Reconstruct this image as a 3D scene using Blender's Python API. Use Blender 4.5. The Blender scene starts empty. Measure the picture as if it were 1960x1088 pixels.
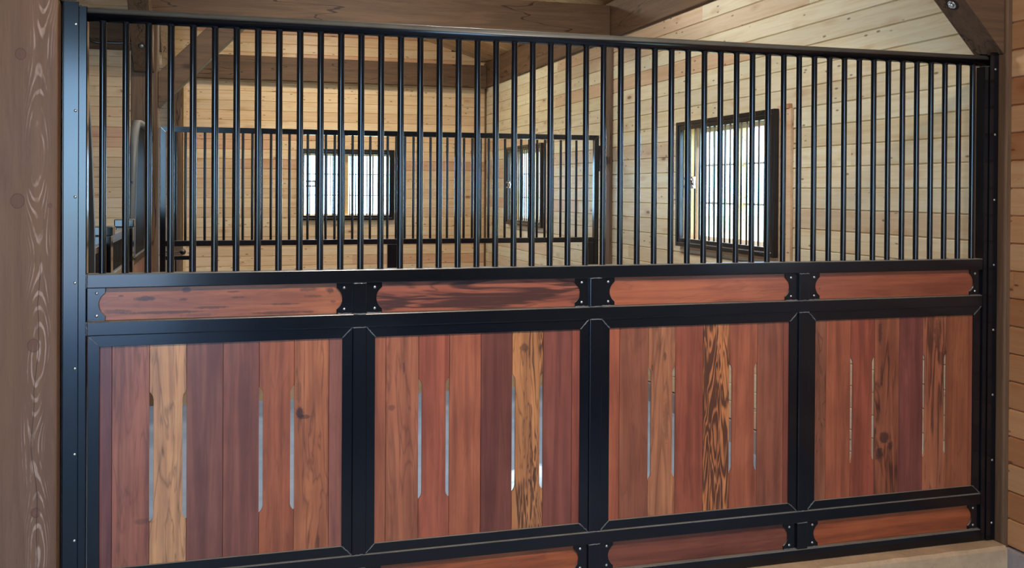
import bpy, math, random
from mathutils import Vector, Matrix
random.seed(7)
S = bpy.context.scene
H = 1.70                                   # eye height; z values below are written relative to it

# ------------------------------------------------------------------ camera
cam_d = bpy.data.cameras.new('camera'); cam = bpy.data.objects.new('camera', cam_d)
S.collection.objects.link(cam); S.camera = cam
Rv = Vector((0.9598, -0.2805, 0.0058)); Uv = Vector((-0.0038, 0.0077, 1.0)); Fv = Vector((0.2805, 0.9598, -0.0064))
m = Matrix(((Rv.x, Uv.x, -Fv.x, 0.4048), (Rv.y, Uv.y, -Fv.y, -3.5451), (Rv.z, Uv.z, -Fv.z, H), (0, 0, 0, 1)))
cam.matrix_world = m
cam_d.sensor_fit = 'HORIZONTAL'; cam_d.sensor_width = 36.0
cam_d.lens = 36.0 * 1863.15 / 1960.0
cam_d.shift_y = -(544 - 375.55) / 1960.0
cam_d.clip_start = 0.05; cam_d.clip_end = 300

# ------------------------------------------------------------------ world, sun, daylight, exposure
W = bpy.data.worlds.new('sky'); S.world = W; W.use_nodes = True
wn = W.node_tree; wn.nodes.clear()
wo = wn.nodes.new('ShaderNodeOutputWorld'); wb = wn.nodes.new('ShaderNodeBackground')
tc = wn.nodes.new('ShaderNodeTexCoord'); sx = wn.nodes.new('ShaderNodeSeparateXYZ'); cr = wn.nodes.new('ShaderNodeValToRGB')
wn.links.new(tc.outputs['Generated'], sx.inputs[0]); wn.links.new(sx.outputs['Z'], cr.inputs[0])
cr.color_ramp.elements[0].position = 0.0; cr.color_ramp.elements[0].color = (0.42, 0.70, 1.0, 1)
cr.color_ramp.elements[1].position = 0.45; cr.color_ramp.elements[1].color = (0.26, 0.48, 0.92, 1)
wn.links.new(cr.outputs[0], wb.inputs[0]); wb.inputs[1].default_value = 17.0
wn.links.new(wb.outputs[0], wo.inputs[0])

sun_d = bpy.data.lights.new('sun', 'SUN'); sun_d.energy = 20.0; sun_d.angle = 0.02; sun_d.color = (1.0, 0.93, 0.82)
sun = bpy.data.objects.new('sun', sun_d); S.collection.objects.link(sun)
sun.rotation_euler = Vector((1.64, 0.90, 1.60)).to_track_quat('Z', 'Y').to_euler()
sun.location = (8, 6, 9)

def area(name, loc, to, sx_, sy_, power, col):
    d = bpy.data.lights.new(name, 'AREA'); d.shape = 'RECTANGLE'; d.size = sx_; d.size_y = sy_
    d.energy = power; d.color = col
    o = bpy.data.objects.new(name, d); S.collection.objects.link(o); o.location = loc
    o.rotation_euler = (Vector(to) - Vector(loc)).to_track_quat('-Z', 'Y').to_euler()
    return o
# unseen fill lamps added over the stalls (daylight comes from the sky through the doorway and the windows)
area('fill_lamp', (1.6, 2.4, 4.0), (1.6, 2.4, 0), 0.6, 0.6, 140, (1.0, 0.98, 0.92))
area('fill_lamp', (1.6, 6.8, 4.0), (1.6, 6.8, 0), 0.6, 0.6, 130, (1.0, 0.93, 0.78))  # fill that also stands for a ceiling lamp lighting the back wall
nl = area('fill_lamp', (1.3, -3.1, 4.0), (1.7, 0.0, 1.0), 0.5, 0.5, 66, (1.0, 0.87, 0.74)); nl.data.spread = 1.7  # added fill aimed at the front partition, spread narrowed to spare the walls

S.view_settings.view_transform = 'Standard'; S.view_settings.look = 'None'
S.view_settings.gamma = 1.0; S.view_settings.use_curve_mapping = False
S.view_settings.exposure = 0.0

# ------------------------------------------------------------------ material helpers
def srgb(r, g, b):
    f = lambda c: (c / 255 / 12.92) if c <= 10 else ((c / 255 + 0.055) / 1.055) ** 2.4
    return (f(r), f(g), f(b), 1)

class NT:
    def __init__(s, name):
        s.m = bpy.data.materials.new(name); s.m.use_nodes = True; s.t = s.m.node_tree; s.t.nodes.clear()
        s.out = s.n('OutputMaterial'); s.b = s.n('BsdfPrincipled'); s.l(s.b.outputs[0], s.out.inputs[0])
    def n(s, k): return s.t.nodes.new('ShaderNode' + k)
    def l(s, a, b): s.t.links.new(a, b)
    def coord(s, scale=(1, 1, 1), loc=(0, 0, 0)):
        c = s.n('TexCoord'); mp = s.n('Mapping'); s.l(c.outputs['Object'], mp.inputs[0])
        mp.inputs['Scale'].default_value = scale; mp.inputs['Location'].default_value = loc
        return mp.outputs[0]
    def noise(s, v, scale=1, detail=4, rough=0.55, dist=0.0):
        q = s.n('TexNoise'); s.l(v, q.inputs['Vector']); q.inputs['Scale'].default_value = scale
        q.inputs['Detail'].default_value = detail; q.inputs['Roughness'].default_value = rough
        q.inputs['Distortion'].default_value = dist; return q.outputs[0]
    def ramp(s, f, a, b, lo=0.0, hi=1.0):
        q = s.n('MapRange'); q.interpolation_type = 'SMOOTHSTEP'; s.l(f, q.inputs[0])
        for i, v in enumerate((a, b, lo, hi)):
            q.inputs[i + 1].default_value = v
        return q.outputs[0]
    def math(s, op, a, b=0.0, c=None):
        q = s.n('Math'); q.operation = op
        for i, v in enumerate((a, b) if c is None else (a, b, c)):
            if isinstance(v, (int, float)): q.inputs[i].default_value = v
            else: s.l(v, q.inputs[i])
        return q.outputs[0]
    def mix(s, f, a, b, mode='MIX'):
        q = s.n('MixRGB'); q.blend_type = mode
        for i, v in enumerate((f, a, b)):
            if isinstance(v, (int, float)): q.inputs[i].default_value = v
            elif isinstance(v, tuple): q.inputs[i].default_value = v if len(v) == 4 else v + (1,)
            else: s.l(v, q.inputs[i])
        return q.outputs[0]
    def attr(s, name):
        q = s.n('Attribute'); q.attribute_name = name; return q
    def bump(s, h, strength=0.3, dist=0.002):
        q = s.n('Bump'); s.l(h, q.inputs['Height']); q.inputs['Strength'].default_value = strength
        q.inputs['Distance'].default_value = dist; s.l(q.outputs[0], s.b.inputs['Normal'])
    def fin(s, col=None, rough=0.5, metal=0.0, spec=0.5, coat=0.0):
        if col is not None:
            if isinstance(col, tuple): s.b.inputs['Base Color'].default_value = col
            else: s.l(col, s.b.inputs['Base Color'])
        if isinstance(rough, (int, float)): s.b.inputs['Roughness'].default_value = rough
        else: s.l(rough, s.b.inputs['Roughness'])
        s.b.inputs['Metallic'].default_value = metal; s.b.inputs['Specular IOR Level'].default_value = spec
        s.b.inputs['Coat Weight'].default_value = coat; s.b.inputs['Coat Roughness'].default_value = 0.2
        return s.m

def steel_mat(name, c=(0.0035, 0.004, 0.006, 1), rough=0.15, spec=0.5, dust=0.7, dz=(0.05, 0.75), dc=(138, 132, 122)):
    t = NT(name); v = t.coord((1, 1, 1))
    n1 = t.noise(v, 420, 2); n2 = t.noise(v, 3.0, 3)
    r = t.math('MULTIPLY_ADD', n2, 0.10, rough - 0.05)
    t.bump(n1, 0.05, 0.0004)
    # fine dust settled on whatever faces up
    ge = t.n('NewGeometry'); sz = t.n('SeparateXYZ'); t.l(ge.outputs['Normal'], sz.inputs[0])
    du = t.math('MULTIPLY', t.ramp(sz.outputs[2], dz[0], dz[1], 0.0, dust), t.ramp(t.noise(v, 14, 4), 0.25, 0.6, 0.75, 1.0))
    col = t.mix(du, c, srgb(*dc)); r = t.math('ADD', r, t.math('MULTIPLY', du, 0.4))
    return t.fin(col, r, 0.0, spec)
M_steel = steel_mat('powder_coated_steel')
M_bar = steel_mat('glossy_black_bar', rough=0.11, spec=0.6)
M_pipe = steel_mat('dusty_black_pipe', rough=0.22, dust=1.0, dz=(-0.02, 0.30), dc=(84, 81, 74))
M_steel_flat = steel_mat('satin_black_steel', rough=0.25)
t = NT('silver_screw'); M_screw = t.fin((0.62, 0.62, 0.60, 1), 0.28, 1.0)
t = NT('chrome'); M_chrome = t.fin((0.75, 0.76, 0.78, 1), 0.15, 1.0)
t = NT('weld_bead'); n = t.noise(t.coord(), 260, 3); t.bump(n, 1.0, 0.003); M_weld = t.fin((0.16, 0.16, 0.17, 1), 0.3, 0.5, 0.8)
t = NT('black_rubber_cable'); M_cable = t.fin((0.012, 0.012, 0.013, 1), 0.16, 0, 0.9)

def pine_mat(name, axis):
    """knotty pine boards; axis = grain direction 0 x, 1 y"""
    t = NT(name)
    sc = [22, 22, 22]; sc[axis] = 1.1
    tone = t.attr('tone'); par = t.attr('par')
    sep = t.n('SeparateColor'); t.l(par.outputs['Color'], sep.inputs[0])
    def shifted(scale):
        v = t.coord(scale); cb = t.n('CombineXYZ')
        q = t.math('MULTIPLY', sep.outputs[1], 37.0)
        for i in range(3): t.l(q, cb.inputs[i])
        a = t.n('VectorMath'); a.operation = 'ADD'; t.l(v, a.inputs[0]); t.l(cb.outputs[0], a.inputs[1])
        return a.outputs[0]
    v = shifted(tuple(sc))
    g = t.noise(v, 1.6, 5, 0.6, 0.6)
    g2 = t.noise(v, 6.0, 3, 0.6, 0.2)
    col = t.mix(t.ramp(g, 0.35, 0.75), tone.outputs['Color'], t.mix(1.0, tone.outputs['Color'], (0.88, 0.79, 0.66), 'MULTIPLY'))
    col = t.mix(t.ramp(g2, 0.55, 0.8, 0, 0.25), col, t.mix(1.0, col, (0.75, 0.60, 0.45), 'MULTIPLY'))
    # knots
    ks = [9.5, 9.5, 9.5]; ks[axis] = 3.2
    vk = shifted(tuple(ks)); vn = t.n('TexVoronoi'); t.l(vk, vn.inputs['Vector']); vn.inputs['Scale'].default_value = 1.0
    vn.inputs['Randomness'].default_value = 1.0
    vs = t.n('SeparateColor'); t.l(vn.outputs['Color'], vs.inputs[0])
    size = t.math('MULTIPLY', t.ramp(vs.outputs[0], 0.35, 1.0), 0.15)
    k = t.math('SUBTRACT', vn.outputs['Distance'], size)
    wob = t.math('MULTIPLY_ADD', t.noise(v, 5.0, 2), 0.10, -0.05)
    k = t.math('ADD', k, wob)
    halo = t.ramp(k, 0.0, 0.26, 0.42, 0.0)
    core = t.ramp(k, -0.06, 0.02, 0.8, 0.0)
    col = t.mix(halo, col, t.mix(1.0, tone.outputs['Color'], (0.62, 0.36, 0.20), 'MULTIPLY'))
    col = t.mix(core, col, srgb(92, 52, 30))
    # fine pin knots
    ps = [26, 26, 26]; ps[axis] = 9.0
    vp = shifted(tuple(ps)); pn = t.n('TexVoronoi'); t.l(vp, pn.inputs['Vector']); pn.inputs['Scale'].default_value = 1.0
    pin = t.ramp(pn.outputs['Distance'], 0.09, 0.20, 0.75, 0.0)
    pc = t.n('SeparateColor'); t.l(pn.outputs['Color'], pc.inputs[0])
    pin = t.math('MULTIPLY', pin, t.ramp(pc.outputs[1], 0.62, 0.66))
    col = t.mix(pin, col, srgb(80, 48, 28))
    t.bump(g2, 0.15, 0.001)
    return t.fin(col, 0.42, 0, 0.4)
M_pine_y = pine_mat('knotty_pine_along_y', 1)
M_pine_x = pine_mat('knotty_pine_along_x', 0)

def timber_mat(name, axis, base=(90, 67, 48), dark=(58, 42, 29), light=(112, 84, 61)):
    t = NT(name)
    sc = [14, 14, 14]; sc[axis] = 0.9
    v = t.coord(tuple(sc), (3.1, 1.7, 0.4))
    g = t.noise(v, 1.3, 5, 0.6, 1.2); g2 = t.noise(v, 7.0, 4, 0.65, 0.3)
    col = t.mix(t.ramp(g, 0.3, 0.7), srgb(*base), srgb(*light))
    col = t.mix(t.ramp(g2, 0.5, 0.8, 0, 0.55), col, srgb(*dark))
    ks = [4.5, 4.5, 4.5]; ks[axis] = 1.8
    vn = t.n('TexVoronoi'); t.l(t.coord(tuple(ks), (0.3, 0.1, 0.7)), vn.inputs['Vector']); vn.inputs['Scale'].default_value = 1
    k = t.math('ADD', vn.outputs['Distance'], t.math('MULTIPLY_ADD', g, 0.1, -0.05))
    col = t.mix(t.ramp(k, 0.05, 0.16, 0.8, 0.0), col, srgb(*[int(c * 0.8) for c in dark]))
    # one long drying check along the grain
    cs = [5.0, 5.0, 5.0]; cs[axis] = 0.5
    cn = t.noise(t.coord(tuple(cs), (9, 4, 2)), 1.0, 3, 0.5)
    crack = t.ramp(t.math('ABSOLUTE', t.math('SUBTRACT', cn, 0.5)), 0.002, 0.006, 0.8, 0.0)
    col = t.mix(crack, col, srgb(38, 24, 16))
    t.bump(g2, 0.35, 0.002)
    return t.fin(col, 0.6, 0, 0.3)
M_tz = timber_mat('stained_timber_upright', 2)
M_tx = timber_mat('stained_timber_along_x', 0)
M_ty = timber_mat('stained_timber_along_y', 1)

def front_post_mat():
    """the big near post: pale cathedral figure down its middle, round knots, long check"""
    t = NT('near_post_timber'); c = t.n('TexCoord'); sp = t.n('SeparateXYZ'); t.l(c.outputs['Object'], sp.inputs[0])
    X, Z = sp.outputs[0], sp.outputs[2]
    v = t.coord((16, 16, 1.0)); g = t.noise(v, 1.5, 5, 0.6, 0.8); fine = t.noise(v, 9, 4, 0.6, 0.2)
    low = t.noise(t.coord((3, 3, 1.3)), 1.0, 3)
    col = t.mix(t.ramp(g, 0.3, 0.7), srgb(106, 76, 56), srgb(126, 92, 69))
    col = t.mix(t.ramp(low, 0.4, 0.7, 0, 0.6), col, srgb(120, 84, 54))
    col = t.mix(t.ramp(fine, 0.5, 0.8, 0, 0.45), col, srgb(92, 62, 45))
    wob = t.math('MULTIPLY_ADD', t.noise(t.coord((1, 1, 1.6)), 1.0, 2), 0.10, -0.05)
    cx = t.math('SUBTRACT', X, t.math('ADD', -0.186, wob))
    q = t.math('DIVIDE', cx, 0.020)
    par = t.math('MULTIPLY', q, q)
    zz = t.math('MULTIPLY', t.math('SINE', t.math('MULTIPLY', Z, 9.5)), 2.4)
    val = t.math('ADD', t.math('ADD', par, zz), t.math('MULTIPLY', t.noise(t.coord((20, 20, 6)), 1.0, 3), 1.6))
    fr = t.math('FRACT', t.math('MULTIPLY', val, 0.85))
    line = t.ramp(t.math('ABSOLUTE', t.math('SUBTRACT', fr, 0.5)), 0.08, 0.20, 0.75, 0.0)
    mask = t.ramp(t.math('ABSOLUTE', cx), 0.012, 0.046, 1.0, 0.0)
    brk = t.ramp(t.noise(t.coord((30, 30, 9)), 1.0, 3), 0.42, 0.6)
    col = t.mix(t.math('MULTIPLY', t.math('MULTIPLY', line, mask), brk), col, srgb(186, 154, 134))
    for kx, kz, r in ((-0.238, 0.43 + H, 0.014), (-0.246, -0.045 + H, 0.018), (-0.198, -0.515 + H, 0.016), (-0.19, -1.06 + H, 0.012), (-0.15, -0.06 + H, 0.006)):
        dx = t.math('SUBTRACT', X, kx); dz = t.math('MULTIPLY', t.math('SUBTRACT', Z, kz), 0.85)
        d = t.math('SQRT', t.math('ADD', t.math('MULTIPLY', dx, dx), t.math('MULTIPLY', dz, dz)))
        col = t.mix(t.ramp(d, r * 0.9, r * 1.25, 0.75, 0.0), col, srgb(108, 68, 52))
        ring = t.ramp(t.math('ABSOLUTE', t.math('SUBTRACT', d, r * 1.1)), 0.0, r * 0.18, 0.6, 0.0)
        col = t.mix(ring, col, srgb(66, 42, 32))
    ck = t.math('ABSOLUTE', t.math('SUBTRACT', cx, t.math('MULTIPLY_ADD', t.noise(t.coord((1, 1, 5)), 1.0, 3), 0.02, -0.012)))
    ck = t.math('MULTIPLY', t.ramp(ck, 0.0006, 0.0014, 0.85, 0.0), t.ramp(Z, 1.50, 1.42))
    col = t.mix(ck, col, srgb(40, 26, 20))
    t.bump(fine, 0.4, 0.002)
    return t.fin(col, 0.55, 0, 0.35)
M_front_post = front_post_mat()

def exotic_mat(name, axis, blots=()):
    """oiled tigerwood planks: tone = base colour, par = (dark streak amount, seed, figure scale)"""
    t = NT(name)
    tone = t.attr('tone'); par = t.attr('par')
    sp = t.n('SeparateColor'); t.l(par.outputs['Color'], sp.inputs[0])
    def sh(scale, k=41.0):
        v = t.coord(scale); cb = t.n('CombineXYZ'); q = t.math('MULTIPLY', sp.outputs[1], k)
        for i in range(3): t.l(q, cb.inputs[i])
        a = t.n('VectorMath'); a.operation = 'ADD'; t.l(v, a.inputs[0]); t.l(cb.outputs[0], a.inputs[1]); return a.outputs[0]
    s1 = [30, 30, 30]; s1[axis] = 1.5
    s2 = [17, 17, 17]; s2[axis] = 1.7
    s3 = [70, 70, 70]; s3[axis] = 6.0
    g = t.noise(sh(tuple(s1)), 1.0, 5, 0.6, 0.5)
    fig = t.noise(sh(tuple(s2), 67.0), 1.0, 3, 0.55, 0.7)
    fine = t.noise(sh(tuple(s3), 23.0), 1.0, 4, 0.6, 0.1)
    blot = t.noise(sh((7, 7, 7), 13.0), 1.0, 3, 0.5, 0.4)
    base = t.mix(0.12, t.mix(1.0, tone.outputs['Color'], (0.90, 0.96, 0.96), 'MULTIPLY'), srgb(118, 98, 84))
    col = t.mix(t.ramp(g, 0.32, 0.68), t.mix(1.0, base, (0.72, 0.66, 0.66), 'MULTIPLY'), t.mix(1.0, base, (1.22, 1.16, 1.05), 'MULTIPLY'))
    col = t.mix(t.ramp(blot, 0.35, 0.65, 0.0, 0.45), col, t.mix(1.0, col, (0.78, 0.70, 0.72), 'MULTIPLY'))
    col = t.mix(t.ramp(fine, 0.45, 0.75, 0, 0.30), col, t.mix(1.0, col, (0.62, 0.52, 0.50), 'MULTIPLY'))
    # dark figure: smoky streaks following the grain, sharper and denser the higher the plank's own amount
    amt = sp.outputs[0]
    bands = t.math('ABSOLUTE', t.math('SUBTRACT', t.math('FRACT', t.math('MULTIPLY', fig, t.math('MULTIPLY_ADD', sp.outputs[2], 8.0, 5.0))), 0.5))
    patch = t.noise(sh(tuple(9 if i != axis else 1.5 for i in range(3)), 91.0), 1.0, 3, 0.55, 0.8)
    patch = t.ramp(t.math('ADD', patch, t.math('MULTIPLY_ADD', amt, 0.42, -0.21)), 0.50, 0.66)
    thin = t.math('MULTIPLY_ADD', amt, 0.30, 0.06)
    d = t.math('SUBTRACT', t.math('MULTIPLY', thin, patch), t.math('ADD', bands, t.math('MULTIPLY_ADD', fine, 0.16, -0.08)))
    dark = t.math('MULTIPLY', t.ramp(d, -0.20, 0.13, 0.0, 0.92), t.ramp(amt, 0.0, 0.62, 0.15, 1.0))
    col = t.mix(dark, col, t.mix(0.3, srgb(48, 30, 26), t.mix(1.0, base, (0.3, 0.25, 0.25), 'MULTIPLY')))
    # knots and ink-dark mineral blots where the planks have them: (x, z, half width, half height, strength)
    if blots:
        c_ = t.n('TexCoord'); so = t.n('SeparateXYZ'); t.l(c_.outputs['Object'], so.inputs[0])
        wx = t.math('MULTIPLY_ADD', t.noise(t.coord((60, 60, 60)), 1.0, 3), 1.3, -0.65)
        for bx, bz, rx, rz, st in blots:
            ax = t.math('DIVIDE', t.math('SUBTRACT', so.outputs[0], bx), rx); az = t.math('DIVIDE', t.math('SUBTRACT', so.outputs[2], bz + H), rz)
            dd = t.math('ADD', t.math('SQRT', t.math('ADD', t.math('MULTIPLY', ax, ax), t.math('MULTIPLY', az, az))), wx)
            col = t.mix(t.ramp(dd, 0.55, 1.15, st, 0.0), col, srgb(52, 34, 32))
    t.bump(fine, 0.08, 0.0006)
    return t.fin(col, 0.36, 0, 0.45)
M_ex_z = exotic_mat('oiled_tigerwood_upright', 2, [(0.656, -0.800, 0.016, 0.022, .85), (0.668, -0.815, 0.030, 0.009, .6), (0.650, -0.72, 0.010, 0.045, .35),
    (0.135, -1.14, 0.040, 0.012, .35), (1.028, -0.655, 0.005, 0.028, .6), (0.985, -0.80, 0.014, 0.012, .45), (1.49, -0.60, 0.020, 0.018, .6), (1.52, -1.02, 0.005, 0.16, .55),
    (3.10, -1.05, 0.026, 0.030, .8), (3.075, -1.12, 0.022, 0.030, .8), (3.13, -1.09, 0.016, 0.022, .7), (3.075, -0.60, 0.010, 0.055, .65), (3.085, -0.78, 0.008, 0.06, .5),
    (3.365, -0.62, 0.018, 0.075, .55), (3.385, -0.72, 0.024, 0.030, .5), (2.075, -0.66, 0.006, 0.022, .6), (2.02, -0.70, 0.004, 0.018, .6), (2.08, -0.92, 0.012, 0.09, .4)])
M_ex_x = exotic_mat('oiled_tigerwood_lengthwise', 0, [(0.135, -0.378, 0.036, 0.009, .75), (0.060, -0.368, 0.009, 0.004, .6), (0.045, -0.420, 0.05, 0.008, .5), (0.20, -0.428, 0.15, 0.005, .65),
    (0.345, -0.415, 0.07, 0.005, .65), (0.268, -0.352, 0.018, 0.010, .7), (0.262, -0.385, 0.014, 0.006, .6), (0.43, -0.362, 0.028, 0.004, .6), (0.44, -0.382, 0.030, 0.004, .65), (0.31, -0.440, 0.06, 0.006, .4),
    (0.59, -0.440, 0.13, 0.005, .65), (0.60, -0.410, 0.07, 0.004, .6), (0.685, -0.360, 0.035, 0.008, .55), (0.76, -0.365, 0.018, 0.012, .7), (0.70, -0.385, 0.03, 0.005, .5), (0.77, -0.405, 0.012, 0.006, .5), (2.78, -0.405, 0.006, 0.006, .5)])
M_ex_y = exotic_mat('oiled_tigerwood_along_y', 1)

def concrete_mat(name, a, b):
    t = NT(name); n1 = t.noise(t.coord(), 5, 6, 0.6); n2 = t.noise(t.coord(), 60, 4, 0.6)
    col = t.mix(t.ramp(n1, 0.3, 0.7), srgb(*a), srgb(*b)); col = t.mix(t.ramp(n2, 0.5, 0.8, 0, 0.35), col, srgb(*[int(c * 0.75) for c in a]))
    t.bump(n2, 0.4, 0.003); return t.fin(col, 0.8, 0, 0.3)
M_conc = concrete_mat('curb_concrete', (160, 134, 106), (186, 158, 126))
M_found = concrete_mat('foundation_concrete', (140, 130, 128), (165, 152, 148))
t = NT('stall_floor_mat'); n1 = t.noise(t.coord(), 2.5, 5, 0.6); n2 = t.noise(t.coord(), 90, 3)
t.bump(n2, 0.4, 0.003)
M_floor = t.fin(t.mix(t.ramp(n1, 0.3, 0.7), srgb(128, 146, 168), srgb(152, 168, 188)), 0.5, 0, 0.4)
t = NT('apron_concrete'); n1 = t.noise(t.coord(), 3, 5, 0.6); M_apron = t.fin(t.mix(n1, srgb(176, 176, 172), srgb(204, 202, 196)), 0.85, 0, 0.3)
t = NT('meadow'); n1 = t.noise(t.coord(), 0.8, 6, 0.7); M_grass = t.fin(t.mix(n1, srgb(150, 170, 110), srgb(190, 200, 150)), 0.9, 0, 0.2)
t = NT('window_vinyl'); M_vinyl = t.fin((0.72, 0.72, 0.70, 1), 0.4)
t = NT('roof_metal'); M_roof = t.fin((0.12, 0.13, 0.13, 1), 0.5)
def glass_mat():
    m_ = bpy.data.materials.new('window_glass'); m_.use_nodes = True; n_ = m_.node_tree; n_.nodes.clear()
    o = n_.nodes.new('ShaderNodeOutputMaterial'); mx = n_.nodes.new('ShaderNodeMixShader');     a = n_.nodes.new('ShaderNodeBsdfTransparent'); g = n_.nodes.new('ShaderNodeBsdfGlossy')
    a.inputs[0].default_value = (0.94, 0.97, 0.97, 1); g.inputs['Roughness'].default_value = 0.02
    mx.inputs[0].default_value = 0.06; n_.links.new(a.outputs[0], mx.inputs[1]); n_.links.new(g.outputs[0], mx.inputs[2])
    n_.links.new(mx.outputs[0], o.inputs[0]); return m_
M_glass = glass_mat()

# ------------------------------------------------------------------ mesh helpers
class MB:
    def __init__(s): s.v = []; s.f = []; s.c = []; s.p = []; s.sm = []
    def face(s, idx, tone, par, smooth=False): s.f.append(idx); s.c.append(tone); s.p.append(par); s.sm.append(smooth)
    def box(s, x0, x1, y0, y1, z0, z1, tone=(1, 1, 1), par=(0, 0, 0)):
        b = len(s.v)
        for x in (x0, x1):
            for y in (y0, y1):
                for z in (z0, z1): s.v.append((x, y, z))
        for q in ((0, 1, 3, 2), (4, 6, 7, 5), (0, 4, 5, 1), (2, 3, 7, 6), (0, 2, 6, 4), (1, 5, 7, 3)):
            s.face([b + i for i in q], tone, par)
        return s
    def prism(s, poly, axis, a0, a1, tone=(1, 1, 1), par=(0, 0, 0)):
        """extrude a 2D polygon along an axis. axis 1 (y): poly is (x,z); axis 0: (y,z); axis 2: (x,y)"""
        def P(u, w, a): return ((a, u, w), (u, a, w), (u, w, a))[axis]
        n = len(poly); b = len(s.v)
        for a in (a0, a1):
            for u, w in poly: s.v.append(P(u, w, a))
        s.face([b + i for i in range(n)], tone, par); s.face([b + n + i for i in range(n)][::-1], tone, par)
        for i in range(n):
            j = (i + 1) % n; s.face([b + i, b + n + i, b + n + j, b + j], tone, par)
        return s
    def tube(s, pts, r, seg=14, cap=True, tone=(1, 1, 1), rs=None):
        pts = [Vector(p) for p in pts]; n = len(pts); b = len(s.v); rings = []
        up = None
        for i, p in enumerate(pts):
            d = (pts[min(i + 1, n - 1)] - pts[max(i - 1, 0)]).normalized()
            if up is None:
                up = Vector((0, 0, 1)) if abs(d.z) < 0.9 else Vector((1, 0, 0))
            a = d.cross(up)
            if a.length < 1e-4: a = d.cross(Vector((0, 1, 0)))
            a.normalize(); c = a.cross(d).normalized(); up = c
            rr = rs[i] if rs else r
            for k in range(seg):
                t_ = 2 * math.pi * k / seg
                s.v.append(tuple(p + a * math.cos(t_) * rr + c * math.sin(t_) * rr))
        for i in range(n - 1):
            for k in range(seg):
                k2 = (k + 1) % seg
                s.face([b + i * seg + k, b + i * seg + k2, b + (i + 1) * seg + k2, b + (i + 1) * seg + k], tone, (0, 0, 0), True)
        if cap:
            s.face([b + k for k in range(seg)][::-1], tone, (0, 0, 0)); s.face([b + (n - 1) * seg + k for k in range(seg)], tone, (0, 0, 0))
        return s
    def dome(s, c, r, h, ax=(0, -1, 0), seg=12):
        """low rounded screw or rivet head"""
        c = Vector(c); ax = Vector(ax).normalized(); u = ax.orthogonal().normalized(); w = ax.cross(u); b = len(s.v); R = 4
        for i in range(R):
            a = math.pi / 2 * i / R
            for k in range(seg):
                t_ = 2 * math.pi * k / seg
                s.v.append(tuple(c + (u * math.cos(t_) + w * math.sin(t_)) * r * math.cos(a) + ax * h * math.sin(a)))
        s.v.append(tuple(c + ax * h)); top = len(s.v) - 1
        for i in range(R - 1):
            for k in range(seg):
                k2 = (k + 1) % seg; s.face([b + i * seg + k, b + i * seg + k2, b + (i + 1) * seg + k2, b + (i + 1) * seg + k], (1, 1, 1), (0, 0, 0), True)
        for k in range(seg): s.face([b + (R - 1) * seg + k, b + (R - 1) * seg + (k + 1) % seg, top], (1, 1, 1), (0, 0, 0), True)
        s.face([b + k for k in range(seg)][::-1], (1, 1, 1), (0, 0, 0)); return s
    def build(s, name, mat, parent=None, bevel=0.0, seg=2):
        me = bpy.data.meshes.new(name); me.from_pydata(s.v, [], s.f); me.validate(clean_customdata=False)
        ca = me.color_attributes.new('tone', 'FLOAT_COLOR', 'CORNER'); pa = me.color_attributes.new('par', 'FLOAT_COLOR', 'CORNER')
        li = 0
        for pi, poly in enumerate(me.polygons):
            poly.use_smooth = s.sm[pi]
            for _ in range(poly.loop_total):
                c = s.c[pi]; p = s.p[pi]
                ca.data[li].color = (c[0], c[1], c[2], 1); pa.data[li].color = (p[0], p[1], p[2], 1); li += 1
        me.materials.append(mat); me.update()
        import bmesh
        bm = bmesh.new(); bm.from_mesh(me); bmesh.ops.recalc_face_normals(bm, faces=bm.faces); bm.to_mesh(me); bm.free()
        o = bpy.data.objects.new(name, me); S.collection.objects.link(o)
        if bevel:
            bv = o.modifiers.new('bevel', 'BEVEL'); bv.width = bevel; bv.segments = seg; bv.limit_method = 'ANGLE'; bv.angle_limit = 0.7
            bv.harden_normals = False
        if parent: attach(o, parent)
        return o
def wloc(o):
    v = Vector(o.location)
    return v
BASE = {}
def attach(o, parent):
    o.parent = parent; base = BASE.get(parent.name, Vector((0, 0, 0)))
    o.matrix_parent_inverse = Matrix.Translation(-base)
    BASE[o.name] = Vector((0, 0, 0)) if o.location.length == 0 else Vector(o.location)
def thing(name, label, cat, loc, group=None):
    o = bpy.data.objects.new(name, None); S.collection.objects.link(o); o.location = loc; BASE[o.name] = Vector(loc)
    o.empty_display_size = 0.1
    tag(o, label, cat, group); return o
def tag(o, label, cat, group=None):
    o['label'] = label; o['category'] = cat
    if group: o['group'] = group
    return o
def struct(o): o['kind'] = 'structure'; return o
def lin(c): return srgb(*c)[:3]

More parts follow.
